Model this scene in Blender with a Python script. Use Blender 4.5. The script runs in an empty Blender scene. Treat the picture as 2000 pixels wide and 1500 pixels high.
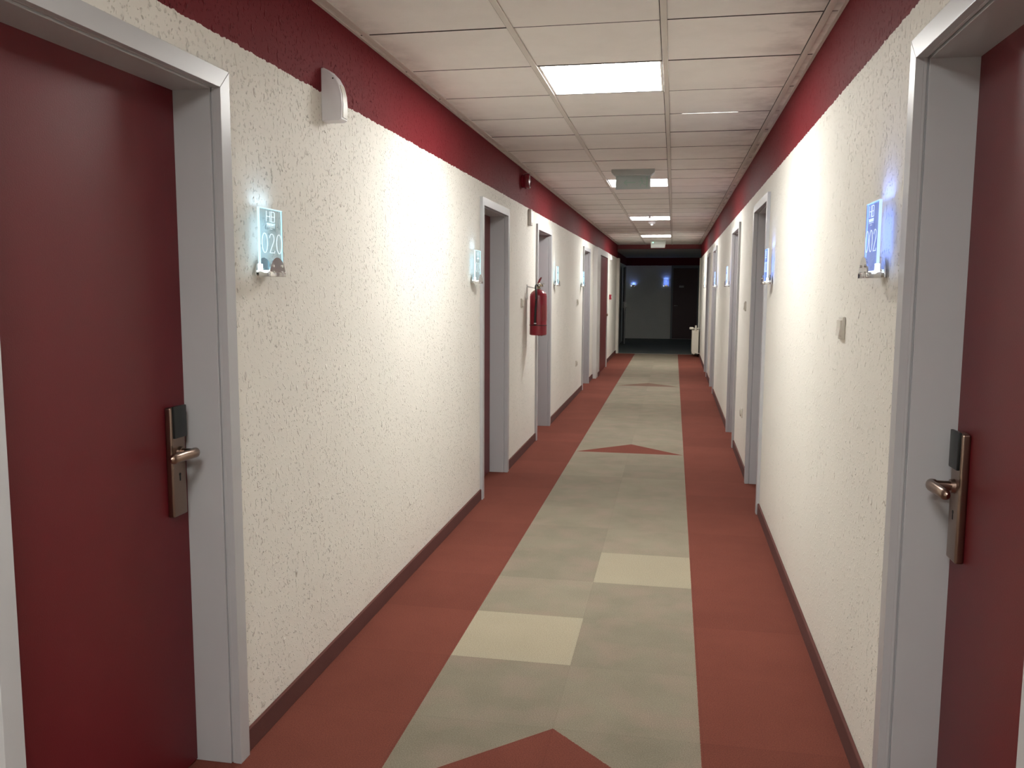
import bpy, bmesh, math, random
from mathutils import Matrix, Vector
random.seed(7)
SC = bpy.context.scene
COL = SC.collection

# ------------------------------------------------------------------ camera
cam_d = bpy.data.cameras.new('camera'); cam_d.sensor_width = 36; cam_d.lens = 30.017
cam = bpy.data.objects.new('camera', cam_d); COL.objects.link(cam); SC.camera = cam
rv, uv, fv = Vector((0.98266912, 0.18530811, 0.0047225)), Vector((-0.02508757, 0.10770848, 0.99386594)), Vector((-0.18366277, 0.97675984, -0.11049073))
M = Matrix((rv, uv, -fv)).transposed().to_4x4(); M.translation = Vector((0, 0, 1.4726))
cam.matrix_world = M
cam_d.clip_start = 0.02
# ------------------------------------------------------------------ world, exposure
w = bpy.data.worlds.new('world'); SC.world = w; w.use_nodes = True
w.node_tree.nodes['Background'].inputs[0].default_value = (0.5, 0.6, 0.8, 1)
w.node_tree.nodes['Background'].inputs[1].default_value = 0.0
SC.view_settings.view_transform = 'Standard'; SC.view_settings.look = 'None'
SC.view_settings.gamma = 1; SC.view_settings.use_curve_mapping = False
SC.view_settings.exposure = 0.0
PANEL = 45.0           # emission of the recessed ceiling panels

# ------------------------------------------------------------------ measures of the place
XL, XR, ZC, ZB, ZS = -1.305, 0.588, 2.504, 2.196, 0.075
Y0, YE, YF = -6.0, 20.1, 26.3
GL, GR = -0.850, 0.1215
ROW0 = 3.4614
TEES = (-1.264, -0.664, -0.064, 0.536)
ZLOB = 2.43
DW = 0.865            # clear width of a bedroom door
LEFT_DOORS = (1.447, 5.79, 8.195, 12.50)
RIGHT_DOORS = (1.447, 5.77, 8.20, 12.48, 14.90)

# ------------------------------------------------------------------ materials
def mat(name):
    m = bpy.data.materials.new(name); m.use_nodes = True
    nt = m.node_tree
    return m, nt, nt.nodes['Principled BSDF']
def N(nt, typ, **kw):
    n = nt.nodes.new(typ)
    for k, v in kw.items():
        if k.startswith('i_'):
            key = k[2:]
            n.inputs[int(key) if key.isdigit() else key].default_value = v
        else: setattr(n, k, v)
    return n
def math_n(nt, op, a, b=None, c=None, clamp=False):
    n = nt.nodes.new('ShaderNodeMath'); n.operation = op; n.use_clamp = clamp
    for i, v in enumerate((a, b, c)):
        if v is None: continue
        if isinstance(v, (int, float)): n.inputs[i].default_value = v
        else: nt.links.new(v, n.inputs[i])
    return n.outputs[0]
def mixc(nt, f, a, b, mode='MIX'):
    n = nt.nodes.new('ShaderNodeMix'); n.data_type = 'RGBA'; n.blend_type = mode
    for s, v in ((n.inputs[0], f), (n.inputs[6], a), (n.inputs[7], b)):
        if isinstance(v, (int, float)): s.default_value = v
        elif isinstance(v, tuple): s.default_value = (*v, 1) if len(v) == 3 else v
        else: nt.links.new(v, s)
    return n.outputs[2]
def noise(nt, vec, scale, detail=2, rough=.5):
    n = N(nt, 'ShaderNodeTexNoise', i_Scale=scale, i_Detail=detail, i_Roughness=rough)
    nt.links.new(vec, n.inputs['Vector']); return n.outputs['Fac']
def simple(name, col, rough=.5, metal=0.0, bump=0.0, bscale=200, var=0.0, emit=None, es=0.0, coat=0.0, spec=None):
    m, nt, b = mat(name)
    b.inputs['Base Color'].default_value = (*col, 1); b.inputs['Roughness'].default_value = rough
    b.inputs['Metallic'].default_value = metal
    if spec is not None: b.inputs['Specular IOR Level'].default_value = spec
    if coat: b.inputs['Coat Weight'].default_value = coat
    tc = N(nt, 'ShaderNodeTexCoord')
    if var:
        f = noise(nt, tc.outputs['Object'], 9, 3)
        k = tuple(c * (1 - var) for c in col); h = tuple(min(1, c * (1 + var)) for c in col)
        nt.links.new(mixc(nt, f, k, h), b.inputs['Base Color'])
    if bump:
        f = noise(nt, tc.outputs['Object'], bscale, 3)
        bn = N(nt, 'ShaderNodeBump', i_Strength=bump, i_Distance=.002); nt.links.new(f, bn.inputs['Height'])
        nt.links.new(bn.outputs[0], b.inputs['Normal'])
    if emit:
        b.inputs['Emission Color'].default_value = (*emit, 1); b.inputs['Emission Strength'].default_value = es
    return m

def wall_material(name, band=True):
    m, nt, b = mat(name)
    geo = N(nt, 'ShaderNodeNewGeometry'); P = geo.outputs['Position']
    sep = N(nt, 'ShaderNodeSeparateXYZ'); nt.links.new(P, sep.inputs[0])
    vfac = noise(nt, P, 2.2, 3)
    white = mixc(nt, vfac, (0.80, 0.780, 0.715), (0.86, 0.840, 0.772))
    # thrown plaster: short ridges and pimples gathered in loose drifts
    drift = math_n(nt, 'SUBTRACT', noise(nt, P, 7, 2), .44, clamp=True)
    drift = math_n(nt, 'MULTIPLY', drift, 6, clamp=True)
    drift = math_n(nt, 'MULTIPLY_ADD', drift, .6, .4)
    n1 = noise(nt, P, 78, 2.5, .6)
    blob = math_n(nt, 'SMOOTH_MAX', math_n(nt, 'SUBTRACT', n1, .60), 0.0, .03)
    mp = N(nt, 'ShaderNodeMapping'); mp.inputs['Scale'].default_value = (1, 1, .55); nt.links.new(P, mp.inputs[0])
    n2 = noise(nt, mp.outputs[0], 46, 2, .5)
    blob2 = math_n(nt, 'SMOOTH_MAX', math_n(nt, 'SUBTRACT', n2, .64), 0.0, .03)
    h = math_n(nt, 'ADD', math_n(nt, 'MULTIPLY', blob, drift), math_n(nt, 'MULTIPLY', blob2, 1.2))
    h = math_n(nt, 'MULTIPLY_ADD', noise(nt, P, 18, 3), .02, h)
    bn = N(nt, 'ShaderNodeBump', i_Strength=1.0, i_Distance=.050); nt.links.new(h, bn.inputs['Height'])
    nt.links.new(bn.outputs[0], b.inputs['Normal'])
    if band:
        z = math_n(nt, 'MULTIPLY_ADD', math_n(nt, 'SUBTRACT', noise(nt, P, 34, 3, .65), .5), .022, sep.outputs[2])
        red = math_n(nt, 'GREATER_THAN', z, ZB)
        pits = math_n(nt, 'GREATER_THAN', noise(nt, P, 95, 1), .735)
        rc = mixc(nt, vfac, (0.150, 0.014, 0.019), (0.185, 0.019, 0.026))
        rc = mixc(nt, math_n(nt, 'MULTIPLY', pits, .7), rc, (0.05, 0.012, 0.014))
        c = mixc(nt, red, white, rc)
    else: c = white
    nt.links.new(c, b.inputs['Base Color']); b.inputs['Roughness'].default_value = .66; b.inputs['Specular IOR Level'].default_value = .32
    if band: nt.links.new(math_n(nt, 'MULTIPLY_ADD', red, -.22, .32), b.inputs['Specular IOR Level'])
    return m
M_WALL = wall_material('painted_stucco')

def carpet_material():
    m, nt, b = mat('corridor_carpet')
    geo = N(nt, 'ShaderNodeNewGeometry'); P = geo.outputs['Position']
    sep = N(nt, 'ShaderNodeSeparateXYZ'); nt.links.new(P, sep.inputs[0])
    jit = math_n(nt, 'SUBTRACT', noise(nt, P, 240, 2), .5)
    X = math_n(nt, 'MULTIPLY_ADD', jit, .006, sep.outputs[0]); Y = math_n(nt, 'MULTIPLY_ADD', jit, .006, sep.outputs[1])
    def gt(a, v): return math_n(nt, 'GREATER_THAN', a, v)
    def lt(a, v): return math_n(nt, 'LESS_THAN', a, v)
    def mul(*a):
        r = a[0]
        for q in a[1:]: r = math_n(nt, 'MULTIPLY', r, q)
        return r
    run = mul(gt(X, GL), lt(X, GR))
    xc = (GL + GR) / 2
    # carpet tiles 0.4935 m square
    T = .4935
    tx = math_n(nt, 'DIVIDE', math_n(nt, 'SUBTRACT', X, xc), T); ty = math_n(nt, 'DIVIDE', math_n(nt, 'SUBTRACT', Y, 2.714), T)
    fx = math_n(nt, 'FRACT', tx); fy = math_n(nt, 'FRACT', ty)
    cell = N(nt, 'ShaderNodeCombineXYZ'); nt.links.new(math_n(nt, 'FLOOR', tx), cell.inputs[0]); nt.links.new(math_n(nt, 'FLOOR', ty), cell.inputs[1])
    wn = N(nt, 'ShaderNodeTexWhiteNoise', noise_dimensions='3D'); nt.links.new(cell.outputs[0], wn.inputs[0]); rnd = wn.outputs['Value']
    seam = math_n(nt, 'MAXIMUM', gt(math_n(nt, 'ABSOLUTE', math_n(nt, 'SUBTRACT', fx, .5)), .494), gt(math_n(nt, 'ABSOLUTE', math_n(nt, 'SUBTRACT', fy, .5)), .494))
    mott = noise(nt, P, 3.2, 4, .6); fine = noise(nt, P, 250, 3, .75)
    gray = mixc(nt, mott, (0.205, 0.182, 0.134), (0.305, 0.268, 0.206))
    hue = noise(nt, P, 5.5, 2)
    gray = mixc(nt, math_n(nt, 'MULTIPLY', math_n(nt, 'SUBTRACT', hue, .45, clamp=True), 2.5, clamp=True), gray, (0.31, 0.240, 0.192))
    red = mixc(nt, mott, (0.160, 0.049, 0.035), (0.212, 0.066, 0.047))
    beige = mixc(nt, mott, (0.35, 0.305, 0.225), (0.40, 0.35, 0.26))
    def tri(ya, dark):
        dy = math_n(nt, 'SUBTRACT', ya, Y)
        ax = math_n(nt, 'ABSOLUTE', math_n(nt, 'SUBTRACT', X, xc))
        inside = mul(gt(dy, 0.0), lt(dy, .46), lt(ax, math_n(nt, 'MULTIPLY', dy, 1.045)))
        return inside
    t1 = tri(2.714, 0); t2 = tri(8.14, 0); t3 = tri(13.65, 0)
    b1 = mul(gt(X, GL), lt(X, xc), gt(Y, 3.21), lt(Y, 3.703)); b2 = mul(gt(X, xc), lt(X, GR), gt(Y, 4.19), lt(Y, 4.69))
    c = mixc(nt, run, red, gray)
    c = mixc(nt, math_n(nt, 'MAXIMUM', b1, b2), c, beige)
    c = mixc(nt, math_n(nt, 'MAXIMUM', t1, t2), c, red)
    c = mixc(nt, t3, c, (0.190, 0.115, 0.085))
    k = math_n(nt, 'MULTIPLY_ADD', rnd, .14, .93)
    k = math_n(nt, 'MULTIPLY', k, math_n(nt, 'MULTIPLY_ADD', fine, 1.5, .25))
    k = math_n(nt, 'MULTIPLY', k, math_n(nt, 'MULTIPLY_ADD', seam, -.045, 1.0))
    kc = N(nt, 'ShaderNodeCombineXYZ'); [nt.links.new(k, kc.inputs[i]) for i in range(3)]
    c = mixc(nt, 1.0, c, kc.outputs[0], 'MULTIPLY')
    nt.links.new(c, b.inputs['Base Color'])
    b.inputs['Roughness'].default_value = .95; b.inputs['Specular IOR Level'].default_value = .1
    bn = N(nt, 'ShaderNodeBump', i_Strength=.6, i_Distance=.004); nt.links.new(fine, bn.inputs['Height']); nt.links.new(bn.outputs[0], b.inputs['Normal'])
    return m
M_CARPET = carpet_material()

def tile_material():
    m, nt, b = mat('mineral_ceiling_tile')
    geo = N(nt, 'ShaderNodeNewGeometry'); P = geo.outputs['Position']
    r = geo.outputs['Random Per Island']
    c = mixc(nt, r, (0.83, 0.800, 0.765), (0.90, 0.872, 0.840))
    # grime that gathers along the right wall and further down the corridor
    sep = N(nt, 'ShaderNodeSeparateXYZ'); nt.links.new(P, sep.inputs[0])
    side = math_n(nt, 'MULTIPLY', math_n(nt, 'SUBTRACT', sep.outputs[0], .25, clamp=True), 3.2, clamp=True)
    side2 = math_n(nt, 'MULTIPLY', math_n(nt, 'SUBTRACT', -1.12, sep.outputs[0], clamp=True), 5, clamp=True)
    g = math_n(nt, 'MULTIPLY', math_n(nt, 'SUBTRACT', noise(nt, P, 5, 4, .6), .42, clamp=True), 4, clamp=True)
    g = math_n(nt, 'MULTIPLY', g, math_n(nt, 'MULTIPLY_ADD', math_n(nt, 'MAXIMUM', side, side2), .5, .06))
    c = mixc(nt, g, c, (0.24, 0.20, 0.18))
    nt.links.new(c, b.inputs['Base Color']); b.inputs['Roughness'].default_value = .75
    bn = N(nt, 'ShaderNodeBump', i_Strength=.25, i_Distance=.002); nt.links.new(noise(nt, P, 160, 3), bn.inputs['Height']); nt.links.new(bn.outputs[0], b.inputs['Normal'])
    return m
M_TILE = tile_material()
M_TEE = simple('ceiling_rail', (0.66, 0.62, 0.57), .5, var=.06)
M_DARK = simple('dark_void_and_shadow', (0.045, 0.038, 0.034), .9)
M_SKIRT = simple('carpet_skirting', (0.105, 0.030, 0.024), .9, bump=.5, bscale=400, var=.1)
M_FRAME = simple('grey_gloss_paint', (0.47, 0.475, 0.492), .34, bump=.08, bscale=30, var=.02, spec=.6)
M_DOOR = simple('maroon_door_laminate', (0.128, 0.0120, 0.017), .40, bump=.12, bscale=260, var=.06, spec=.28)
M_COPPER = simple('brushed_bronze', (0.29, 0.21, 0.17), .28, metal=1.0, bump=.05, bscale=500)
M_READER = simple('black_reader_plastic', (0.010, 0.013, 0.013), .35)
M_CHROME = simple('chrome', (0.72, 0.71, 0.69), .16, metal=1.0)
M_STEEL = simple('satin_steel', (0.55, 0.54, 0.52), .33, metal=1.0)
M_WHITEP = simple('white_plastic', (0.88, 0.88, 0.92), .35)
M_CREAMP = simple('cream_plastic', (0.66, 0.63, 0.56), .35)
M_REDP = simple('red_plastic', (0.20, 0.008, 0.020), .25, coat=.3)
M_REDM = simple('red_enamel', (0.25, 0.009, 0.024), .30, coat=.2)
M_BLACK = simple('black_rubber', (0.012, 0.011, 0.011), .5)
M_BRASS = simple('brass', (0.42, 0.36, 0.26), .35, metal=1.0)
M_RAD = simple('radiator_enamel', (0.74, 0.70, 0.60), .35)
M_LABEL = simple('faded_label', (0.42, 0.30, 0.28), .6)
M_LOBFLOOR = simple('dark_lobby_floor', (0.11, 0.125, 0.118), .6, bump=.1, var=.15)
M_LOBWALL = wall_material('lobby_wall_paint')
M_PANEL = simple('led_diffuser', (0.9, 0.9, 0.88), .5, emit=(1.0, 0.995, 0.96), es=PANEL)
M_LENS = simple('clear_lens', (0.85, 0.85, 0.82), .12, emit=(1, .97, .9), es=.8)
M_GREENLED = simple('green_led', (0.1, 0.8, 0.5), .3, emit=(0.35, 1.0, 0.72), es=3)
M_GAPGLOW = simple('painted_gap_glow', (0.9, 0.9, 0.85), .5, emit=(1.0, 0.99, 0.93), es=3.5)
M_EXITA = simple('faded_green_sign_panel', (0.52, 0.60, 0.60), .35, var=.05)
M_EXITG = simple('faded_green_pictogram', (0.42, 0.60, 0.54), .4)
M_EXITH = simple('grey_green_housing', (0.46, 0.49, 0.48), .45)
M_EXITB = simple('pale_sign_panel', (0.60, 0.63, 0.60), .35)

def acrylic(name, tint, haze, hs):
    m = bpy.data.materials.new(name); m.use_nodes = True; nt = m.node_tree; nt.nodes.clear()
    out = N(nt, 'ShaderNodeOutputMaterial'); tr = N(nt, 'ShaderNodeBsdfTransparent'); tr.inputs[0].default_value = (*tint, 1)
    gl = N(nt, 'ShaderNodeBsdfGlossy', i_Roughness=.08); gl.inputs[0].default_value = (.9, .95, 1, 1)
    mx = N(nt, 'ShaderNodeMixShader'); mx.inputs[0].default_value = .05
    em = N(nt, 'ShaderNodeEmission', i_Strength=hs); em.inputs[0].default_value = (*haze, 1); ad = N(nt, 'ShaderNodeAddShader')
    nt.links.new(tr.outputs[0], mx.inputs[1]); nt.links.new(gl.outputs[0], mx.inputs[2])
    nt.links.new(mx.outputs[0], ad.inputs[0]); nt.links.new(em.outputs[0], ad.inputs[1]); nt.links.new(ad.outputs[0], out.inputs[0])
    return m
SIGN = {
 'pale': dict(ac=acrylic('clear_acrylic', (0.84, 0.93, 0.96), (.35, .6, .8), .05), edge=simple('glowing_acrylic_edge', (.5, .7, .8), .2, emit=(0.62, 0.90, 1.0), es=.95),
              eng=simple('lit_engraving', (.6, .8, .9), .3, emit=(0.74, 0.93, 1.0), es=.85), led=simple('white_led', (1, 1, 1), .3, emit=(.9, .98, 1), es=2.2), lamp=(0.50, 0.76, 1.0), pw=.062),
 'blue': dict(ac=acrylic('clear_blue_acrylic', (0.68, 0.76, .96), (.08, .22, 1), .14), edge=simple('glowing_blue_edge', (.4, .5, .8), .2, emit=(0.42, 0.62, 1.0), es=1.1),
              eng=simple('lit_blue_engraving', (.5, .6, .9), .3, emit=(0.58, 0.74, 1.0), es=.9), led=simple('blue_white_led', (1, 1, 1), .3, emit=(.75, .87, 1), es=2.4), lamp=(0.16, 0.30, 1.0), pw=.13),
}

# ------------------------------------------------------------------ mesh helpers
class MB:
    def __init__(s): s.bm = bmesh.new()
    def box(s, x0, x1, y0, y1, z0, z1, bev=0.0, seg=2, mi=0):
        r = bmesh.ops.create_cube(s.bm, size=1)
        vs = r['verts']
        bmesh.ops.scale(s.bm, verts=vs, vec=(abs(x1 - x0), abs(y1 - y0), abs(z1 - z0)))
        bmesh.ops.translate(s.bm, verts=vs, vec=((x0 + x1) / 2, (y0 + y1) / 2, (z0 + z1) / 2))
        fs = set(f for v in vs for f in v.link_faces)
        for f in fs: f.material_index = mi
        if bev:
            es = list(set(e for v in vs for e in v.link_edges))
            bmesh.ops.bevel(s.bm, geom=es, offset=bev, segments=seg, affect='EDGES', profile=.6)
        return s
    def prism(s, pts, axis, a0, a1, bev=0.0):
        """closed 2D outline extruded along axis ('x','y','z')"""
        def mk(p, a):
            u, v = p
            return {'x': (a, u, v), 'y': (u, a, v), 'z': (u, v, a)}[axis]
        A = [s.bm.verts.new(mk(p, a0)) for p in pts]; B = [s.bm.verts.new(mk(p, a1)) for p in pts]
        n = len(pts); fs = [s.bm.faces.new(A), s.bm.faces.new(B[::-1])]
        for i in range(n): fs.append(s.bm.faces.new((A[i], B[i], B[(i + 1) % n], A[(i + 1) % n])))
        if bev:
            es = [e for f in fs[:2] for e in f.edges]
            bmesh.ops.bevel(s.bm, geom=list(set(es)), offset=bev, segments=3, affect='EDGES', profile=.6)
        return s
    def cyl(s, p0, p1, r0, r1=None, seg=24, caps=True):
        r1 = r0 if r1 is None else r1
        p0, p1 = Vector(p0), Vector(p1); d = p1 - p0
        q = d.to_track_quat('Z', 'Y').to_matrix()
        A, B = [], []
        for i in range(seg):
            a = 2 * math.pi * i / seg; o = q @ Vector((math.cos(a), math.sin(a), 0))
            A.append(s.bm.verts.new(p0 + o * r0)); B.append(s.bm.verts.new(p1 + o * r1))
        for i in range(seg): s.bm.faces.new((A[i], A[(i + 1) % seg], B[(i + 1) % seg], B[i]))
        if caps: s.bm.faces.new(A[::-1]); s.bm.faces.new(B)
        return s
    def lathe(s, prof, origin, axis=(0, 0, 1), seg=32):
        o = Vector(origin); q = Vector(axis).to_track_quat('Z', 'Y').to_matrix(); rings = []
        for r, h in prof:
            if r < 1e-5: rings.append([s.bm.verts.new(o + q @ Vector((0, 0, h)))])
            else: rings.append([s.bm.verts.new(o + q @ Vector((r * math.cos(2 * math.pi * i / seg), r * math.sin(2 * math.pi * i / seg), h))) for i in range(seg)])
        for a, b in zip(rings, rings[1:]):
            for i in range(seg):
                j = (i + 1) % seg
                if len(a) == 1 and len(b) == 1: continue
                if len(a) == 1: s.bm.faces.new((a[0], b[i], b[j]))
                elif len(b) == 1: s.bm.faces.new((a[i], a[j], b[0]))
                else: s.bm.faces.new((a[i], a[j], b[j], b[i]))
        return s
    def tube(s, pts, r, seg=12, flat=None):
        """round (or flattened) tube through a smooth run of points"""
        P = [Vector(p) for p in pts]; rings = []
        up = Vector((0, 0, 1))
        for i, p in enumerate(P):
            d = (P[min(i + 1, len(P) - 1)] - P[max(i - 1, 0)]).normalized()
            side = d.cross(up)
            if side.length < .05: side = d.cross(Vector((0, 1, 0)))
            side.normalize(); u2 = side.cross(d)
            rr = r[i] if isinstance(r, (list, tuple)) else r
            ru = rr * (flat or 1)
            rings.append([s.bm.verts.new(p + side * rr * math.cos(2 * math.pi * k / seg) + u2 * ru * math.sin(2 * math.pi * k / seg)) for k in range(seg)])
        for a, b in zip(rings, rings[1:]):
            for i in range(seg): s.bm.faces.new((a[i], a[(i + 1) % seg], b[(i + 1) % seg], b[i]))
        s.bm.faces.new(rings[0][::-1]); s.bm.faces.new(rings[-1])
        return s
    def build(s, name, m, parent=None, smooth=False):
        bmesh.ops.recalc_face_normals(s.bm, faces=s.bm.faces)
        me = bpy.data.meshes.new(name); s.bm.to_mesh(me); s.bm.free()
        for q in (m if isinstance(m, (list, tuple)) else [m]): me.materials.append(q)
        if smooth:
            for p in me.polygons: p.use_smooth = True
            try: me.set_sharp_from_angle(angle=math.radians(38))
            except Exception: pass
        o = bpy.data.objects.new(name, me); COL.objects.link(o)
        if parent: o.parent = parent
        return o
def curve(pts, n=8):
    """Catmull-Rom through points"""
    P = [Vector(p) for p in pts]; P = [P[0] * 2 - P[1]] + P + [P[-1] * 2 - P[-2]]; out = []
    for i in range(1, len(P) - 2):
        for k in range(n):
            t = k / n; a, b, c, d = P[i - 1], P[i], P[i + 1], P[i + 2]
            out.append(.5 * ((2 * b) + (c - a) * t + (2 * a - 5 * b + 4 * c - d) * t * t + (3 * b - a - 3 * c + d) * t ** 3))
    out.append(P[-2]); return out
def tag(o, label=None, cat=None, group=None, kind=None):
    if label: o['label'] = label
    if cat: o['category'] = cat
    if group: o['group'] = group
    if kind: o['kind'] = kind
    return o
def thing(name, loc, rz=0.0, **kw):
    o = bpy.data.objects.new(name, None); o.empty_display_size = .1; COL.objects.link(o)
    o.location = loc; o.rotation_euler = (0, 0, rz)
    return tag(o, **kw)
def copy_tree(o, parent=None):
    c = o.copy(); COL.objects.link(c)
    if parent: c.parent = parent
    for ch in list(o.children): copy_tree(ch, c)
    return c
def struct(o, label, cat): return tag(o, label, cat, kind='structure')

# ------------------------------------------------------------------ floor
b = MB(); b.box(XL - .19, XR + .19, Y0, YE - .15, -.05, 0)
struct(b.build('floor', M_CARPET), 'corridor carpet of red borders and a grey runner with beige squares and red arrowheads', 'floor')
b = MB(); b.box(-3.0, 6.0, YE - .15, YF, -.05, -.004)
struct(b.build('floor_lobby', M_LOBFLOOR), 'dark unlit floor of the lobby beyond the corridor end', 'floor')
b = MB(); b.prism([(YE - .17, 0), (YE - .13, 0), (YE - .135, .006), (YE - .165, .006)], 'x', XL, XR)
struct(b.build('trim_threshold', M_STEEL), 'thin metal threshold strip where the corridor carpet ends', 'threshold')

# ------------------------------------------------------------------ walls with door openings
def side_wall(x0, x1, doors, name, label, extra=()):
    b = MB(); y = Y0; ro = .045
    for d in doors:
        b.box(x0, x1, y, d - ro, -.02, 2.62); b.box(x0, x1, d - ro, d + DW + ro, 2.04 + ro, 2.62); y = d + DW + ro
    b.box(x0, x1, y, YE, -.02, 2.62)
    bmesh.ops.remove_doubles(b.bm, verts=b.bm.verts, dist=1e-4)
    return struct(b.build(name, M_WALL), label, 'wall')
side_wall(XL - .19, XL, LEFT_DOORS, 'wall_left', 'rough white stucco wall with dark red top band on the left of the corridor')
side_wall(XR, XR + .19, RIGHT_DOORS, 'wall_right', 'rough white stucco wall with dark red top band on the right of the corridor')
b = MB(); b.box(XL - .19, XR + .19, Y0 - .12, Y0, -.02, 2.62)
struct(b.build('wall_back', M_WALL), 'stucco wall closing the corridor behind the camera', 'wall')
# lobby shell
b = MB(); b.box(-3.0, 6.0, YF, YF + .12, -.02, 2.6)
struct(b.build('wall_far', M_LOBWALL), 'dark unlit far wall facing the corridor across the lobby', 'wall')
b = MB(); b.box(-1.56, -1.435, YE, YF, -.02, 2.6)
struct(b.build('wall_lobby_left', M_LOBWALL), 'dark unlit wall on the left of the lobby', 'wall')
b = MB(); b.box(XR + .19, 6.0, YE - .12, YE, -.02, 2.6)
struct(b.build('wall_lobby_near', M_LOBWALL), 'lobby wall turning right behind the corridor end', 'wall')
b = MB(); b.box(6.0, 6.12, YE - .12, YF + .12, -.02, 2.6)
struct(b.build('wall_lobby_right', M_LOBWALL), 'unlit wall at the right end of the lobby', 'wall')
b = MB(); b.box(-3.0, 6.0, YE, YF, ZLOB, ZLOB + .1)
struct(b.build('ceiling_lobby', simple('lobby_ceiling_paint', (.5, .47, .44), .8)), 'plain unlit ceiling of the lobby', 'ceiling')
b = MB(); b.box(XL - .13, XR + .19, YE - .02, YE + .14, 2.405, 2.62)
struct(b.build('trim_header', simple('maroon_header_paint', (.20, .035, .04), .55, var=.05)), 'maroon header beam across the corridor end below the ceiling', 'beam')
b = MB(); b.box(XL, XL + .062, YE - .22, YE + .02, 0, 2.19, .003)
struct(b.build('trim_left_post', simple('post_white_paint', (.66, .63, .57), .45)), 'white painted post at the far end of the left wall', 'post')
b = MB(); b.box(XR - .028, XR, YE - .14, YE + .02, 0, 2.19, .003)
struct(b.build('trim_right_post', simple('post_cream_paint', (.66, .63, .57), .45)), 'white painted post at the far end of the right wall beside the radiator', 'post')
# skirting: carpet strip stopped at each door casing
def skirt(x0, x1, doors, name, label, stops=()):
    b = MB(); y = Y0
    for d in doors:
        b.box(x0, x1, y, d - .055, 0, ZS, .002, 1); y = d + DW + .055
    for s0, s1 in stops:
        b.box(x0, x1, y, s0, 0, ZS, .002, 1); y = s1
    b.box(x0, x1, y, YE - .22, 0, ZS, .002, 1)
    struct(b.build(name, M_SKIRT), label, 'baseboard')
skirt(XL, XL + .012, LEFT_DOORS, 'baseboard_left', 'low dark red carpet skirting along the left wall', [(14.12, 16.45)])
skirt(XR - .012, XR, RIGHT_DOORS, 'baseboard_right', 'low dark red carpet skirting along the right wall')

# ------------------------------------------------------------------ suspended ceiling
LIGHT_ROWS = (-13, -6, 1, 8, 15, 22)
b = MB(); rnd = random.Random(3)
xs = [XL + .004] + list(TEES) + [XR - .004]
for k in range(-16, 28):
    y0, y1 = ROW0 + .6 * k, min(ROW0 + .6 * (k + 1), YE - .02)
    for i in range(5):
        if i == 2 and k in LIGHT_ROWS: continue
        xa = xs[i] + (.0135 if i > 0 else 0); xb = xs[i + 1] - (.0135 if i < 4 else 0)
        dz = rnd.uniform(-.0012, .0012); g = .0042
        b.box(xa, xb, max(y0 + g, Y0 + .001), y1 - g, ZC + dz, ZC + .014 + dz)
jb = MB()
for k in range(-15, 28):
    y = ROW0 + .6 * k
    for i in range(5): jb.box(xs[i] + .013, xs[i + 1] - .013, y - .0042, y + .0034, ZC - .0012, ZC + .004)
for t in TEES: jb.box(t - .0158, t - .0125, Y0, YE - .02, ZC - .0013, ZC + .004)  # dark strips painted as the shadow line beside each rail
struct(jb.build('trim_joints_rail_shadows', M_DARK), 'thin dark cross joints between rows of ceiling tiles, with painted shadow lines beside the rails', 'ceiling joint')
struct(b.build('ceiling', M_TILE), 'suspended corridor ceiling of off-white square mineral tiles, grimy near the right wall', 'ceiling')
b = MB()
for t in TEES: b.box(t - .0125, t + .0125, Y0, YE - .02, ZC - .006, ZC + .006, .0008, 1); b.box(t - .0145, t - .0125, Y0, YE - .02, ZC + .004, ZC + .02)
for x0, x1 in ((XL, XL + .012), (XR - .012, XR)): b.box(x0, x1, Y0, YE - .02, ZC - .004, ZC + .004)
struct(b.build('trim_ceiling_rails', M_TEE), 'long cream metal rails of the suspended ceiling grid', 'ceiling rail')
b = MB(); b.box(XL - .02, XR + .02, Y0, YE, ZC + .05, ZC + .09)
struct(b.build('ceiling_backing', M_DARK), 'dark void above the suspended ceiling tiles', 'ceiling')
# glowing sliver stands in for light leaking between two ceiling tiles
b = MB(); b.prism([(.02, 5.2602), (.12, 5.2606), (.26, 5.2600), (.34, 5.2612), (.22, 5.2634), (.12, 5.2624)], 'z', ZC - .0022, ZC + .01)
tag(b.build('gap_glow', M_GAPGLOW), 'glowing sliver painted as leaking light between two ceiling tiles right of the nearest panel', 'light gap')

# ceiling panels
def ceiling_light(k, label):
    yc = ROW0 + .6 * (k + .5); xc = (TEES[1] + TEES[2]) / 2
    t = thing('ceiling_light', (xc, yc, ZC), label=label, cat='ceiling light', group='square light panels along the corridor ceiling')
    return t
lt0 = ceiling_light(1, 'large square white light panel nearest the camera, between the ceiling rails')
b = MB(); h = .2865
for x0, x1, y0, y1 in ((-h, -h + .012, -h - .011, h + .011), (h - .012, h, -h - .011, h + .011), (-h + .012, h - .012, -h - .011, -h), (-h + .012, h - .012, h, h + .011)):
    b.box(x0, x1, y0, y1, -.001, .012)
b.build('frame', M_TILE, lt0)
MB().box(-h + .012, h - .012, -h, h, .0005, .01).build('diffuser', M_PANEL, lt0)
for k, lab in ((8, 'second square light panel, partly hidden behind the large hanging exit sign'), (15, 'third square light panel, just before the smoke detector with the nozzle'),
               (22, 'farthest square light panel, just before the small pale exit sign'), (-6, 'square light panel just above and behind the camera'), (-13, 'square light panel farther behind the camera')):
    c = copy_tree(lt0); c['label'] = lab; c.location.y = ROW0 + .6 * (k + .5)

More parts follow.
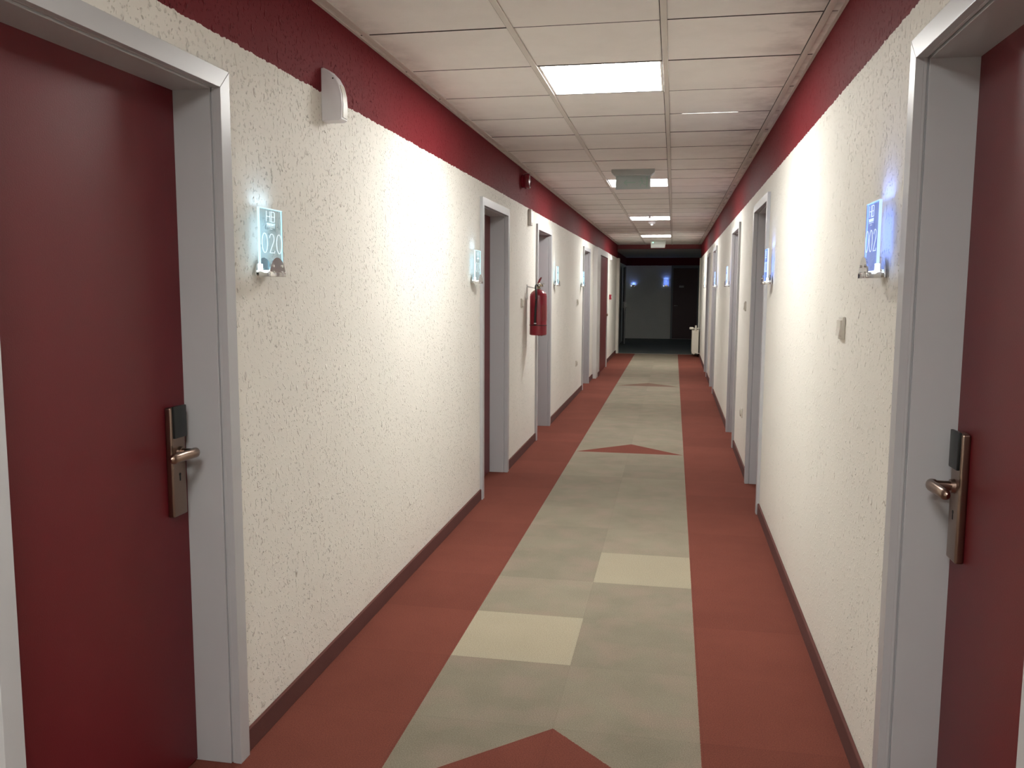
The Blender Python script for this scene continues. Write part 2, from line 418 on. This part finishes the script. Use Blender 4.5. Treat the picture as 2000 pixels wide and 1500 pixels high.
# ------------------------------------------------------------------ bedroom doors
# built for a wall at local x=0 whose room side is -x; corridor side +x; local y from 0 to DW
def make_door():
    t = thing('door_1', (0, 0, 0)); D = DW; H = 2.04; c = .054; f = .02
    b = MB()
    # casing with a mitre, one outline extruded
    def ring(x0, x1, ins, out):
        # U-shaped lining: ins = inset of inner face from clear opening, out = outer offset
        b.box(x0, x1, -out, -ins, 0, H + out, .0012, 1); b.box(x0, x1, D + ins, D + out, 0, H + out, .0012, 1)
        b.box(x0, x1, -ins, D + ins, H + ins, H + out, .0012, 1)
    b.prism([(D, 0), (D + c, 0), (D + c, H + c), (D, H)], 'x', 0, f, .0012)
    b.prism([(0, 0), (0, H), (-c, H + c), (-c, 0)], 'x', 0, f, .0012)
    b.prism([(0, H + .0004), (D, H + .0004), (D + c - .0004, H + c), (-c + .0004, H + c)], 'x', 0, f, .0012)
    ring(-.008, 0.001, 0.0, .04)
    ring(-.012, -.008, .004, .04)
    ring(-.15, -.012, -.004, .04)
    ring(-.145, -.128, -.004, .04)
    b.build('frame', M_FRAME, t)
    b = MB(); b.box(-.165, -.127, .002, D - .002, .004, H - .002, .0015, 1)
    leaf = b.build('leaf', M_DOOR, t)
    # electronic lock near the far edge
    ly = D - .075; b = MB()
    b.box(-.127, -.106, ly - .034, ly + .036, .805, 1.128, .006, 3)
    lock = b.build('lock_plate', M_COPPER, t, True)
    b = MB(); b.box(-.108, -.099, ly - .026, ly + .0365, 1.037, 1.131, .003, 2); b.build('card_reader', M_READER, lock, True)
    b = MB(); b.cyl((-.106, ly + .006, .992), (-.097, ly + .006, .992), .019, .017, 28)
    p = curve([(-.100, ly + .006, .992), (-.070, ly + .006, .993), (-.053, ly + .003, .995), (-.046, ly - .018, .997), (-.047, ly - .060, .998), (-.050, ly - .100, .997), (-.056, ly - .122, .995)], 7)
    b.tube(p, [.0095] * 10 + [.011] * (len(p) - 14) + [.010, .009, .0075, .005], 14, 1.3)
    b.build('handle', M_COPPER, lock, True)
    b = MB(); b.cyl((-.1068, ly + .002, .928), (-.1052, ly + .002, .928), .0045, None, 16); b.box(-.1068, -.1052, ly - .0005, ly + .0045, .909, .928)
    b.build('keyhole', M_BLACK, lock)
    return t
door0 = make_door()
def flip_y_tree(o, parent=None):
    c = o.copy()
    if o.data:
        c.data = o.data.copy(); c.data.transform(Matrix.Translation((0, DW, 0)) @ Matrix.Scale(-1, 4, (0, 1, 0))); c.data.flip_normals()
    COL.objects.link(c)
    if parent: c.parent = parent
    for ch in list(o.children): flip_y_tree(ch, c)
    return c
left_labels = ['maroon door with bronze card lock in grey frame, nearest on the left wall, cut by the photo edge',
 'grey framed recessed door on the left wall, just past the lit 019 plate',
 'grey framed recessed door on the left wall behind the fire extinguisher',
 'narrow looking grey framed recessed door on the left wall just before the boxed-out cupboard']
right_labels = ['maroon door with bronze card lock in grey frame, nearest on the right wall, cut by the photo edge',
 'grey framed recessed door on the right wall just past the blue lit second number plate',
 'grey framed recessed door on the right wall beyond the small far wall switch',
 'grey framed recessed door on the right wall, fourth from the camera, with a blue plate before it',
 'last grey framed recessed door on the right wall before the radiator']
n = 0
for i, y in enumerate(LEFT_DOORS):
    d = door0 if n == 0 else (flip_y_tree(door0) if i in (1, 3) else copy_tree(door0))
    d.location = (XL, y, 0); d.name = 'door_%d' % (n + 1); struct(d, left_labels[i], 'door'); n += 1
# mirrored version for the right wall: parts mirrored in the mesh, so that normals stay right
def mirror_tree(o, parent=None):
    c = o.copy()
    if o.data:
        c.data = o.data.copy(); c.data.transform(Matrix.Scale(-1, 4, (1, 0, 0))); c.data.flip_normals()
    COL.objects.link(c)
    if parent: c.parent = parent
    for ch in list(o.children): mirror_tree(ch, c)
    return c
rd0 = mirror_tree(door0)
for i, y in enumerate(RIGHT_DOORS):
    d = rd0 if i == 0 else (flip_y_tree(rd0) if i in (1, 3) else copy_tree(rd0))
    d.location = (XR, y, 0); d.name = 'door_%d' % (n + 1); struct(d, right_labels[i], 'door'); n += 1

# boxed-out cupboard on the left wall
cb = thing('wall_cupboard', (XL, 14.12, 0), label='white boxed-out cupboard with a tall maroon door near the far end of the left wall', cat='cupboard')
M_CUP = simple('cupboard_white_paint', (.55, .53, .51), .5, var=.03)
b = MB(); b.box(0, .068, 0, .62, 0, 2.165, .002, 1); b.box(0, .068, .62, 2.28, 2.06, 2.165, .002, 1); b.box(0, .068, 2.2, 2.28, 0, 2.06, .002, 1)
b.build('surround', M_CUP, cb)
b = MB(); b.box(.004, .052, .63, 2.19, .012, 2.05, .002, 1); lf = b.build('door', M_DOOR, cb)
b = MB(); b.lathe([(.010, 0), (.010, .018), (.022, .024), (.026, .034), (.020, .046), (0, .050)], (.052, 2.02, 1.0), (1, 0, 0)); b.build('knob', M_BRASS, lf, True)
b = MB(); b.box(.068, .078, .30, .60, 0, ZS, .002, 1); b.build('skirting', M_SKIRT, cb)

# ------------------------------------------------------------------ lit acrylic number plates
def strokes(ch):
    """digit outlines as open polylines in a 0..1 by 0..1 box, thin serif style"""
    E = lambda cx, cy, rx, ry, a0, a1, k=20: [(cx + rx * math.cos(math.radians(a0 + (a1 - a0) * i / k)), cy + ry * math.sin(math.radians(a0 + (a1 - a0) * i / k))) for i in range(k + 1)]
    D = {
     '0': [E(.5, .5, .40, .49, 0, 360, 28)],
     '1': [[(.30, .86), (.52, .98), (.52, .02)], [(.28, .02), (.76, .02)]],
     '2': [E(.48, .74, .34, .24, 170, -40, 16) + [(.16, .05)], [(.12, .03), (.86, .03), (.88, .14)]],
     '3': [E(.46, .75, .32, .23, 160, -88, 14) + E(.46, .27, .38, .26, 88, -165, 16)],
     '4': [[(.66, .0), (.66, .98), (.10, .30), (.90, .30)]],
     '5': [[(.82, .96), (.28, .96), (.22, .56)] + E(.46, .32, .38, .30, 120, -150, 16)],
     '7': [[(.14, .84), (.16, .96), (.86, .96), (.40, .0)]],
     '8': [E(.5, .75, .28, .22, 0, 360, 22), E(.5, .27, .37, .26, 0, 360, 24)],
     '9': [E(.48, .68, .34, .29, 0, 360, 24), [(.82, .70), (.78, .40), (.60, .14), (.30, .02)]],
     '6': [E(.50, .31, .34, .29, 0, 360, 24), [(.16, .30), (.22, .60), (.42, .86), (.72, .98)]],
    }
    return D[ch]
def ribbon(b, pts, w, x0, x1, closed=False):
    """thin raised ribbon in the y-z plane, thickness from x0 to x1"""
    n = len(pts); L, Rr = [], []
    for i, p in enumerate(pts):
        a = pts[max(i - 1, 0)]; c = pts[min(i + 1, n - 1)]
        if closed and i in (0, n - 1): a, c = pts[-2], pts[1]
        dx, dy = c[0] - a[0], c[1] - a[1]; l = math.hypot(dx, dy) or 1
        ww = w * (.62 + .6 * abs(dy / l))
        L.append((p[0] - dy / l * ww / 2, p[1] + dx / l * ww / 2)); Rr.append((p[0] + dy / l * ww / 2, p[1] - dx / l * ww / 2))
    V = [[b.bm.verts.new((x, q[0], q[1])) for q in s] for s in (L, Rr) for x in (x0, x1)]
    for i in range(n - 1):
        for A, B in ((V[0], V[2]), (V[1], V[3]), (V[0], V[1]), (V[2], V[3])):
            b.bm.faces.new((A[i], A[i + 1], B[i + 1], B[i]))
    return b
def make_sign(digits, loc, side, tone, label, rz=0.0, group='lit acrylic room number plates', plate=True):
    """local frame: wall plane x=0, corridor +x; text reads along local y * dirn"""
    S = SIGN[tone]
    t = thing('number_plate', loc, rz, label=label, cat='number plate', group=group)
    s = 1 if side == 'l' else -1          # side 'r': mirrored in x
    X = lambda a: a * s
    W, Hh = .155, .190                    # plate
    xa, xb = .034, .042
    def bx(b, x0, x1, y0, y1, z0, z1, bev=0.0): b.box(min(X(x0), X(x1)), max(X(x0), X(x1)), y0, y1, z0, z1, bev)
    # bracket: ledge under the plate, wall block, two half discs gripping it
    b = MB(); bx(b, .022, .062, -.055, .055, -.022, -.006, .002); bx(b, 0, .024, -.022, .022, -.020, .004, .002)
    br = b.build('bracket', M_CHROME, t, True)
    def halfdisc(x0, x1, r, name, m, zoff=-.020):
        pts = [(r * math.cos(math.radians(a)), zoff + r * 1.05 * math.sin(math.radians(a))) for a in range(0, 181, 9)]
        pts = [(r, zoff)] + pts[1:-1] + [(-r, zoff)]
        q = MB(); q.prism(pts, 'x', X(x0), X(x1), .0008); return q.build(name, m, br, True)
    halfdisc(.056, .060, .056, 'clamp_disc', M_CHROME)
    halfdisc(.010, .014, .056, 'clamp_disc', M_CHROME)
    for yy, zz in ((-.030, -.008), (.030, -.008), (-.030, .012), (.030, .012)):
        b = MB(); b.cyl((X(.060), yy, zz), (X(.0625), yy, zz), .0042, None, 14); b.build('screw', M_STEEL, br, True)
    b = MB(); bx(b, xa - .002, xb + .002, -W / 2 - .003, -W / 2 + .007, -.006, .017); bx(b, xa - .002, xb + .002, -W / 2 + .007, .040, -.006, -.002); b.build('led', S['led'], br)
    if plate:
        b = MB(); bx(b, xa, xb, -W / 2, W / 2, -.004, Hh); pl = b.build('acrylic_plate', S['ac'], t)
        e = .0014; b = MB()
        bx(b, xa, xb, -W / 2 - e, W / 2 + e, Hh, Hh + e * 1.5); bx(b, xa, xb, -W / 2 - e, -W / 2, -.004, Hh); bx(b, xa + .002, xb - .002, W / 2, W / 2 + e * .7, -.004, Hh)
        b.build('glowing_edge', S['edge'], pl)
        # text direction: read from the corridor, so for the left wall it runs along +y mirrored? left wall faces +x: reader's right is +y
        dirn = 1 if side == 'l' else -1
        b = MB(); x0, x1 = X(xb + .0002), X(xb + .0009)
        cw, chh = .045, .062; n = len(digits); z0 = .052
        for i, c in enumerate(digits):
            yc = (i - (n - 1) / 2) * .0495
            for st in strokes(c):
                pts = [((yc + (u - .5) * cw) * dirn, z0 + v * chh) for u, v in st]
                ribbon(b, pts, .0030, x0, x1)
        b.build('room_number', S['eng'], pl)
        b = MB()   # monogram of two block letters over a line of small lettering
        def R(y0, y1, za, zb): b.box(min(x0, x1), max(x0, x1), min((y0 * 1.35 - .006) * dirn, (y1 * 1.35 - .006) * dirn), max((y0 * 1.35 - .006) * dirn, (y1 * 1.35 - .006) * dirn), za, zb)
        zt, zb_ = .183, .150; q = .0022
        R(-.022, -.022 + q, zb_, zt); R(-.004, -.004 + q, zb_, zt); R(-.022, -.002, .1655, .1655 + q)
        R(.003, .003 + q, zb_, zt); R(.019, .019 + q, zb_ + .002, zt - .002); R(.003, .019, zt - q, zt); R(.003, .020, .1655, .1655 + q); R(.003, .019, zb_, zb_ + q)
        for k in range(5):     # tiny capitals, too small to read
            yy = -.021 + k * .0088
            R(yy, yy + .0014, .137, .146); R(yy + .0048, yy + .0062, .137, .146); R(yy, yy + .0062, .1405 if k % 2 else .1445, .1422 if k % 2 else .146)
        R(-.022, .021, .1335, .1346); R(-.007, .007, .1275, .1290)
        b.build('monogram', S['eng'], pl)
    # the LED's own light, leaving through the top edge of the acrylic
    def lamp(nm, x, z, sx, sz, power, direction):
        L = bpy.data.lights.new(nm, 'AREA'); L.shape = 'RECTANGLE'; L.size = sx; L.size_y = sz; L.energy = power; L.spread = math.radians(150); L.color = S['lamp']
        o = bpy.data.objects.new(nm, L); COL.objects.link(o); o.parent = t
        o.location = (X(x), 0, z); d = Vector((X(direction[0]), direction[1], direction[2]))
        o.rotation_euler = d.to_track_quat('-Z', 'X').to_euler(); return o
    top = Hh + .004 if plate else .03
    lamp('led_light', .034, top, .008, .13, S['pw'] * .75, (-.30, 0, 1))
    l2 = lamp('led_light', .030, .10 if plate else .04, .12, .12 if plate else .05, S['pw'] * .45, (-1, 0, 0))
    return t
zsg = 1.530
make_sign('020', (XL, 2.565, zsg), 'l', 'pale', 'clear lit acrylic plate reading 020 on a chrome bracket beside the nearest left door')
make_sign('019', (XL, 5.50, zsg), 'l', 'pale', 'lit acrylic number plate on the left wall just before the second left door')
make_sign('018', (XL, 9.42, zsg), 'l', 'pale', 'small lit number plate on the left wall just past the extinguisher and third door')
make_sign('017', (XL, 12.20, zsg), 'l', 'pale', 'small lit number plate on the left wall just before the fourth left door')
make_sign('002', (XR, 2.60, zsg), 'r', 'blue', 'blue lit acrylic plate reading 002 on chrome bracket beside the nearest right door')
make_sign('003', (XR, 5.45, zsg), 'r', 'blue', 'blue lit number plate on the right wall just before the second right door')
make_sign('004', (XR, 9.42, zsg), 'r', 'blue', 'blue lit number plate on the right wall just past the third right door')
make_sign('005', (XR, 12.20, zsg), 'r', 'blue', 'tiny bluish number plate on the right wall just before the fourth right door')
make_sign('006', (XR, 16.12, zsg), 'r', 'pale', 'farthest small number plate on the right wall past the last right door')
SIGN['blue']['pw'] = .14
make_sign('007', (-0.235, YF, 1.585), 'l', 'blue', 'bright blue number plate on the dark far wall beside the dark door', rz=-math.pi / 2)
make_sign('008', (-1.205, YF, 1.585), 'l', 'blue', 'chrome bracket glowing blue without its plate, on the dark far wall at left', rz=-math.pi / 2, plate=False)

# ------------------------------------------------------------------ fire extinguisher on the left wall
FX, FY = XL + .105, 7.65
fe = thing('fire_extinguisher', (FX, FY, 1.06), label='red fire extinguisher with black hose hanging on the left wall before the third door', cat='fire extinguisher')
R_ = .077
b = MB(); b.lathe([(0, .012), (R_ - .02, .008), (R_ - .006, 0), (R_, .006), (R_, .345), (R_ - .004, .368), (R_ - .018, .388), (.040, .402), (.024, .408), (.020, .412), (0, .412)], (0, 0, 0), seg=40)
body = b.build('cylinder', M_REDM, fe, True)
b = MB()
pts = [((R_ + .0006) * math.cos(math.radians(a)), (R_ + .0006) * math.sin(math.radians(a))) for a in range(-60, 25, 5)]
inn = [((R_ - .002) * math.cos(math.radians(a)), (R_ - .002) * math.sin(math.radians(a))) for a in range(20, -65, -5)]
b.prism(pts + inn, 'z', .13, .27); b.build('label', simple('extinguisher_label', (.25, .03, .035), .4, var=.3), body)
b = MB(); b.lathe([(.018, .405), (.020, .425), (.014, .430), (.016, .445), (.016, .462), (.010, .468), (0, .468)], (0, 0, 0), seg=20)
b.box(-.012, .030, -.012, .012, .436, .458, .003); b.cyl((.026, 0, .448), (.042, 0, .440), .008, .007, 14)
b.build('valve', M_BRASS, fe, True)
b = MB(); b.lathe([(.0, 0), (.012, 0), (.012, .006), (0, .006)], (.006, -.016, .452), (0, -1, 0), 18); b.build('pressure_gauge', M_CHROME, fe, True)
b = MB(); b.prism([(-.012, .462), (.004, .458), (.030, .515), (.024, .522), (.004, .500)], 'y', -.009, .009, .001); b.build('squeeze_lever', M_REDP, fe)
b = MB(); b.prism([(-.006, .452), (.050, .470), (.056, .464), (.052, .458), (.012, .446)], 'y', -.008, .008, .001); b.build('carry_handle', M_STEEL, fe)
b = MB(); p = curve([(-.002, -.012, .445), (-.014, -.034, .448), (-.016, -.058, .425), (-.008, -.082, .385), (-.006, -.090, .30), (-.012, -.089, .20), (-.014, -.088, .125)], 8)
b.tube(p, .0095, 12); b.build('hose', M_BLACK, fe, True)
b = MB(); b.cyl((-.014, -.088, .128), (-.014, -.088, .092), .011, .008, 16); noz = b.build('nozzle', M_BLACK, fe, True)
b = MB(); b.cyl((-.014, -.088, .112), (-.014, -.088, .104), .0125, None, 16); b.build('nozzle_ring', M_WHITEP, noz, True)
b = MB(); b.tube([(R_ * math.cos(math.radians(a)) * 1.01, R_ * math.sin(math.radians(a)) * 1.01, .09) for a in range(0, 361, 12)], .0028, 8); b.build('strap', M_BLACK, fe, True)
fb = thing('extinguisher_bracket', (XL, FY, 1.44), label='thin grey metal wall hook holding the red fire extinguisher', cat='bracket')
b = MB(); b.box(0, .004, -.018, .018, -.06, .075, .001); b.prism([(.004, .062), (.004, .050), (.094, .034), (.094, .040)], 'y', -.010, .010)
b.build('hook_plate', M_STEEL, fb)
b = MB(); b.tube([(.105 + .0245 * math.cos(math.radians(a)), .021 * math.sin(math.radians(a)), .037) for a in range(60, 301, 15)], .003, 8); b.build('fork', M_STEEL, fb, True)

# ------------------------------------------------------------------ motion sensors (white rounded units), left wall
def make_sensor():
    t = thing('motion_sensor', (0, 0, 0), cat='motion sensor')
    prof = [(0, 0), (.066, 0), (.078, .006), (.080, .06), (.078, .095), (.069, .130), (.052, .160), (.030, .182), (.010, .192), (0, .190)]
    b = MB(); b.prism(prof, 'y', -.030, .030, .004); b.build('housing', M_WHITEP, t, True)
    b = MB(); pts = [(.0815, .012), (.0825, .06), (.080, .096), (.071, .130)]; inner = [(.068, .126), (.076, .095), (.078, .06), (.077, .012)]
    b.prism(pts + inner, 'y', -.020, .020); b.build('lens', M_CREAMP, t, True)
    b = MB(); b.cyl((.047, -.0312, .152), (.047, -.029, .152), .0028, None, 12); b.build('screw', M_BLACK, t)
    return t
s0 = make_sensor(); s0.location = (XL, 3.11, 2.092); s0['label'] = 'white rounded plastic unit on the left wall across the edge of the red band'
b = MB(); b.box(0, .03, -.048, .048, -.072, .072, .008, 3)
s1 = thing('emergency_lamp', (XL, 7.72, 2.115), label='small oblong wall lamp with a pale lens above the fire extinguisher', cat='wall lamp')
b.build('housing', simple('grey_plastic', (.60, .57, .53), .4), s1, True)
b = MB(); b.box(.028, .036, -.034, .034, -.045, .050, .006, 3); b.build('lens', M_LENS, s1, True)
s2 = copy_tree(s0); s2.location = (XL, 17.75, 2.07); s2.scale = (.6, .8, .62); s2['label'] = 'tiny white unit high on the left wall past the cupboard'

# red alarm sounder and call point
t = thing('alarm_sounder', (XL, 7.36, 2.392), label='round glossy red alarm sounder on the red band above the fire extinguisher', cat='alarm')
b = MB(); b.lathe([(0, 0), (.052, 0), (.056, .004), (.056, .022), (.050, .026)], (0, 0, 0), (1, 0, 0), 36); b.build('base', M_REDP, t, True)
b = MB(); b.lathe([(.050, .024), (.064, .028), (.066, .036), (.066, .060), (.060, .070), (.045, .074), (.043, .068), (.018, .066), (.014, .074), (0, .076)], (0, 0, 0), (1, 0, 0), 36); b.build('horn', M_REDP, t, True)
t = thing('fire_call_point', (XL, 17.72, 1.32), label='small square red fire call point on the left wall past the cupboard', cat='call point')
b = MB(); b.box(0, .045, -.05, .05, -.05, .05, .005); b.build('housing', M_REDM, t, True)
b = MB(); b.box(.045, .048, -.028, .028, -.022, .026, .001); b.build('glass_panel', M_WHITEP, t)

# ------------------------------------------------------------------ switches and sockets
def make_switch():
    t = thing('light_switch', (0, 0, 0), cat='light switch', group='light switches on the corridor walls')
    b = MB(); b.box(0, .010, -.040, .040, -.040, .040, .004, 3); b.build('surround_plate', M_CREAMP, t, True)
    b = MB(); b.prism([(.008, -.029), (.021, -.027), (.015, .0), (.017, .027), (.008, .029)], 'y', -.029, .029, .0015); b.build('rocker', M_CREAMP, t, True)
    return t
sw = make_switch()
spots = [(XR, 3.17, 1.342, math.pi, 'cream rocker switch on the right wall, largest one, between the two nearest right doors'),
 (XR, 7.33, 1.341, math.pi, 'small cream switch on the right wall between second and third right doors'),
 (XL, 7.37, 1.352, 0, 'white switch on the left wall just left of the fire extinguisher'),
 (XL, 11.76, 1.299, 0, 'tiny switch on the left wall left of the fourth left door')]
for i, (x, y, z, r, lab) in enumerate(spots):
    o = sw if i == 0 else copy_tree(sw)
    o.location = (x, y, z); o.rotation_euler = (0, 0, r); o['label'] = lab
def make_socket():
    t = thing('power_socket', (0, 0, 0), cat='socket', group='power sockets low on the corridor walls')
    b = MB(); b.box(0, .011, -.040, .040, -.040, .040, .004, 3); b.build('surround_plate', M_CREAMP, t, True)
    b = MB(); b.lathe([(.030, .009), (.030, .020), (.024, .020), (.0235, .004), (0, .004)], (0, 0, 0), (1, 0, 0), 28); b.build('socket_cup', M_CREAMP, t, True)
    b = MB(); b.cyl((.003, -.009, 0), (.0065, -.009, 0), .003, None, 10); b.build('pin_hole', M_BLACK, t)
    b = MB(); b.cyl((.003, .009, 0), (.0065, .009, 0), .003, None, 10); b.build('pin_hole', M_BLACK, t)
    return t
so = make_socket()
for i, (x, y, z, r, lab) in enumerate([(XR, 7.32, .453, math.pi, 'round cream socket low on the right wall between second and third right doors'),
                                       (XL, 11.70, .457, 0, 'small socket low on the left wall left of the fourth left door')]):
    o = so if i == 0 else copy_tree(so)
    o.location = (x, y, z); o.rotation_euler = (0, 0, r); o['label'] = lab

# ------------------------------------------------------------------ exit signs
t = thing('exit_sign', (-.372, 7.62, ZC), label='large grey green exit sign hanging from the ceiling before the second light panel', cat='exit sign')
b = MB(); b.prism([(-.185, 0), (.185, 0), (.185, -.024), (.158, -.050), (-.158, -.050), (-.185, -.024)], 'y', -.055, .055, .003); b.build('housing', M_EXITH, t, True)
b = MB(); b.box(-.150, .150, -.008, .008, -.165, -.048, .003); pn = b.build('sign_panel', M_EXITA, t, True)
b = MB()   # running figure, arrow and doorway, faded
x = .075
b.lathe([(0, 0), (.008, 0), (.008, .001), (0, .001)], (x - .004, -.0082, -.076), (0, -1, 0), 16)
def limb(pts, wd):
    for (ax, az), (bx_, bz) in zip(pts, pts[1:]):
        d = Vector((bx_ - ax, bz - az)).normalized(); n_ = Vector((-d.y, d.x)) * wd / 2
        b.prism([(ax + n_.x, az + n_.y), (bx_ + n_.x, bz + n_.y), (bx_ - n_.x, bz - n_.y), (ax - n_.x, az - n_.y)], 'y', -.0092, -.0082)
limb([(x - .002, -.088), (x + .006, -.118)], .012); limb([(x + .004, -.116), (x - .014, -.128), (x - .010, -.148)], .007)
limb([(x + .008, -.116), (x + .024, -.128), (x + .036, -.126)], .007); limb([(x - .002, -.092), (x - .020, -.098), (x - .024, -.110)], .006); limb([(x, -.092), (x + .018, -.100), (x + .026, -.094)], .006)
limb([(x + .044, -.062), (x + .044, -.152)], .010); limb([(.02, -.108), (-.075, -.108)], .010); limb([(-.050, -.085), (-.078, -.108), (-.050, -.131)], .010)
b.build('pictogram', M_EXITG, pn)
t = thing('exit_sign', (-.350, 18.35, ZC), label='small pale exit sign with green indicator hanging at the corridor end', cat='exit sign')
b = MB(); b.prism([(-.165, 0), (.165, 0), (.160, -.028), (-.160, -.028)], 'y', -.04, .04, .003); b.build('housing', M_EXITB, t, True)
b = MB(); b.prism([(-.152, -.028), (.156, -.028), (.140, -.160), (-.150, -.160)], 'y', -.010, .010, .003); pn = b.build('sign_panel', M_EXITB, t, True)
b = MB(); b.lathe([(0, 0), (.012, 0), (.010, .006), (0, .008)], (-.105, -.010, -.048), (0, -1, 0), 16); b.build('indicator', M_GREENLED, pn, True)

# detectors
t = thing('smoke_detector', (-.355, 13.36, ZC), label='white smoke detector with a stubby nozzle on the ceiling between third and fourth light panels', cat='smoke detector')
b = MB(); b.lathe([(0, 0), (.054, 0), (.054, -.014), (.048, -.030), (.028, -.036), (.024, -.034), (0, -.034)], (0, 0, 0), seg=32); b.build('base', M_WHITEP, t, True)
b = MB(); b.lathe([(.022, -.034), (.024, -.048), (.014, -.060), (0, -.062)], (0, 0, 0), seg=24); b.build('sensing_head', M_WHITEP, t, True)
t = thing('sprinkler_head', (-.357, 12.20, ZC), label='small ceiling fitting just in front of the third light panel', cat='sprinkler')
b = MB(); b.lathe([(0, 0), (.040, 0), (.038, -.006), (.012, -.010), (.014, -.030), (.026, -.036), (.024, -.044), (0, -.047)], (0, 0, 0), seg=24); b.build('rosette', M_WHITEP, t, True)

# ------------------------------------------------------------------ radiator at the far right
rx = XR - .035
t = thing('radiator', (rx, 19.22, 0), label='white panel radiator with thermostat valve at the far end of the right wall', cat='radiator')
b = MB()
for k, x in enumerate((-.130, -.070, -.012)):
    prof = []
    b.box(x, x + .012, 0, .62, .07, .60, .004)
    for j in range(12): b.box(x - .004, x + .002, .03 + j * .05, .05 + j * .05, .09, .58, .002, 1)
b.build('panel', M_RAD, t)
b = MB(); b.box(-.134, .004, -.002, .622, .585, .612, .003); b.build('top_grille', M_RAD, t)
b = MB(); b.box(-.134, .004, -.004, .0, .075, .60, .001); b.build('side_cover', M_RAD, t)
b = MB(); b.cyl((-.06, -.03, .63), (-.06, .0, .59), .012, None, 14); b.cyl((.03, -.03, .635), (-.11, -.03, .635), .011, None, 14); b.lathe([(.014, 0), (.026, .006), (.027, .07), (.022, .085), (0, .088)], (-.11, -.03, .635), (-1, 0, 0), 22)
b.cyl((-.06, -.03, .60), (-.06, -.03, .700), .020, None, 14)
b.build('thermostat_valve', M_RAD, t, True)
b = MB(); b.tube(curve([(-.05, 0, .11), (-.05, -.03, .10), (-.02, -.03, .085), (.03, -.03, .085)], 6), .009, 10); b.cyl((-.09, -.012, .06), (-.09, -.012, .11), .012, None, 12); b.build('return_pipe', M_RAD, t, True)

# ------------------------------------------------------------------ lobby doors
t = thing('door_10', (-.03, YF, 0)); struct(t, 'dark unlit door with a small plaque on the far lobby wall', 'door')
b = MB(); b.box(-.055, 0, -.02, .0, 0, 2.20, .001); b.box(.72, .775, -.02, 0, 0, 2.20, .001); b.box(0, .72, -.02, 0, 2.12, 2.20, .001); b.build('frame', simple('dark_grey_paint', (.20, .20, .20), .5), t)
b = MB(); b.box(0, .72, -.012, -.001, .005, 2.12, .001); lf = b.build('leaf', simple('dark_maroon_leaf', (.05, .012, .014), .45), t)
b = MB(); b.box(.18, .32, -.016, -.012, 1.54, 1.60, .001); b.build('plaque', simple('dull_plaque', (.40, .38, .37), .4), lf)
b = MB(); b.cyl((.05, -.012, 1.0), (.05, -.05, 1.0), .009, None, 12); b.tube([(.05, -.05, 1.0), (.09, -.052, 1.0), (.15, -.050, .998)], .008, 10); b.build('handle', M_STEEL, lf, True)
# open leaf by the lobby's left wall, seen edge-on
t = thing('door_11', (-1.395, 24.12, 0), math.radians(-90 + 5.5)); struct(t, 'dark door leaf standing open along the left side of the lobby, seen nearly edge-on', 'door')
b = MB(); b.box(0, .90, 0, .04, .01, 2.08, .001); lf = b.build('leaf', simple('dark_grey_leaf', (.13, .12, .13), .45), t)
b = MB(); b.box(.8995, .903, .004, .036, .01, 1.9, .0004); b.build('edge_strip', simple('dull_edge_metal', (.16, .16, .16), .5), lf)
b = MB()
for s_, y in ((1, .04), (-1, 0)):
    b.box(.82, .86, min(y, y + s_ * .006), max(y, y + s_ * .006), .90, 1.14, .001); b.cyl((.84, y, 1.0), (.84, y + s_ * .05, 1.0), .009, None, 12); b.cyl((.84, y + s_ * .05, 1.0), (.72, y + s_ * .05, 1.0), .009, None, 12)
b.build('handle', M_CHROME, lf, True)

# unseen glowing window added at the lobby's right end to brighten the lobby
t = thing('lobby_fill_window', (6.0, (YE + YF) / 2, 0)); struct(t, 'added glowing window, unseen fill light at the right end of the lobby', 'added fill light')
b = MB(); b.box(-.03, 0, -1.25, -1.15, .75, 2.25); b.box(-.03, 0, 1.15, 1.25, .75, 2.25); b.box(-.03, 0, -1.15, 1.15, .75, .85); b.box(-.03, 0, -1.15, 1.15, 2.15, 2.25)
b.build('frame', M_CREAMP, t)
b = MB(); b.box(-.012, -.006, -1.15, 1.15, .85, 2.15); b.build('pane', simple('fill_glow_pane', (.02, .03, .04), .1, emit=(.72, .9, 1.0), es=.9), t)
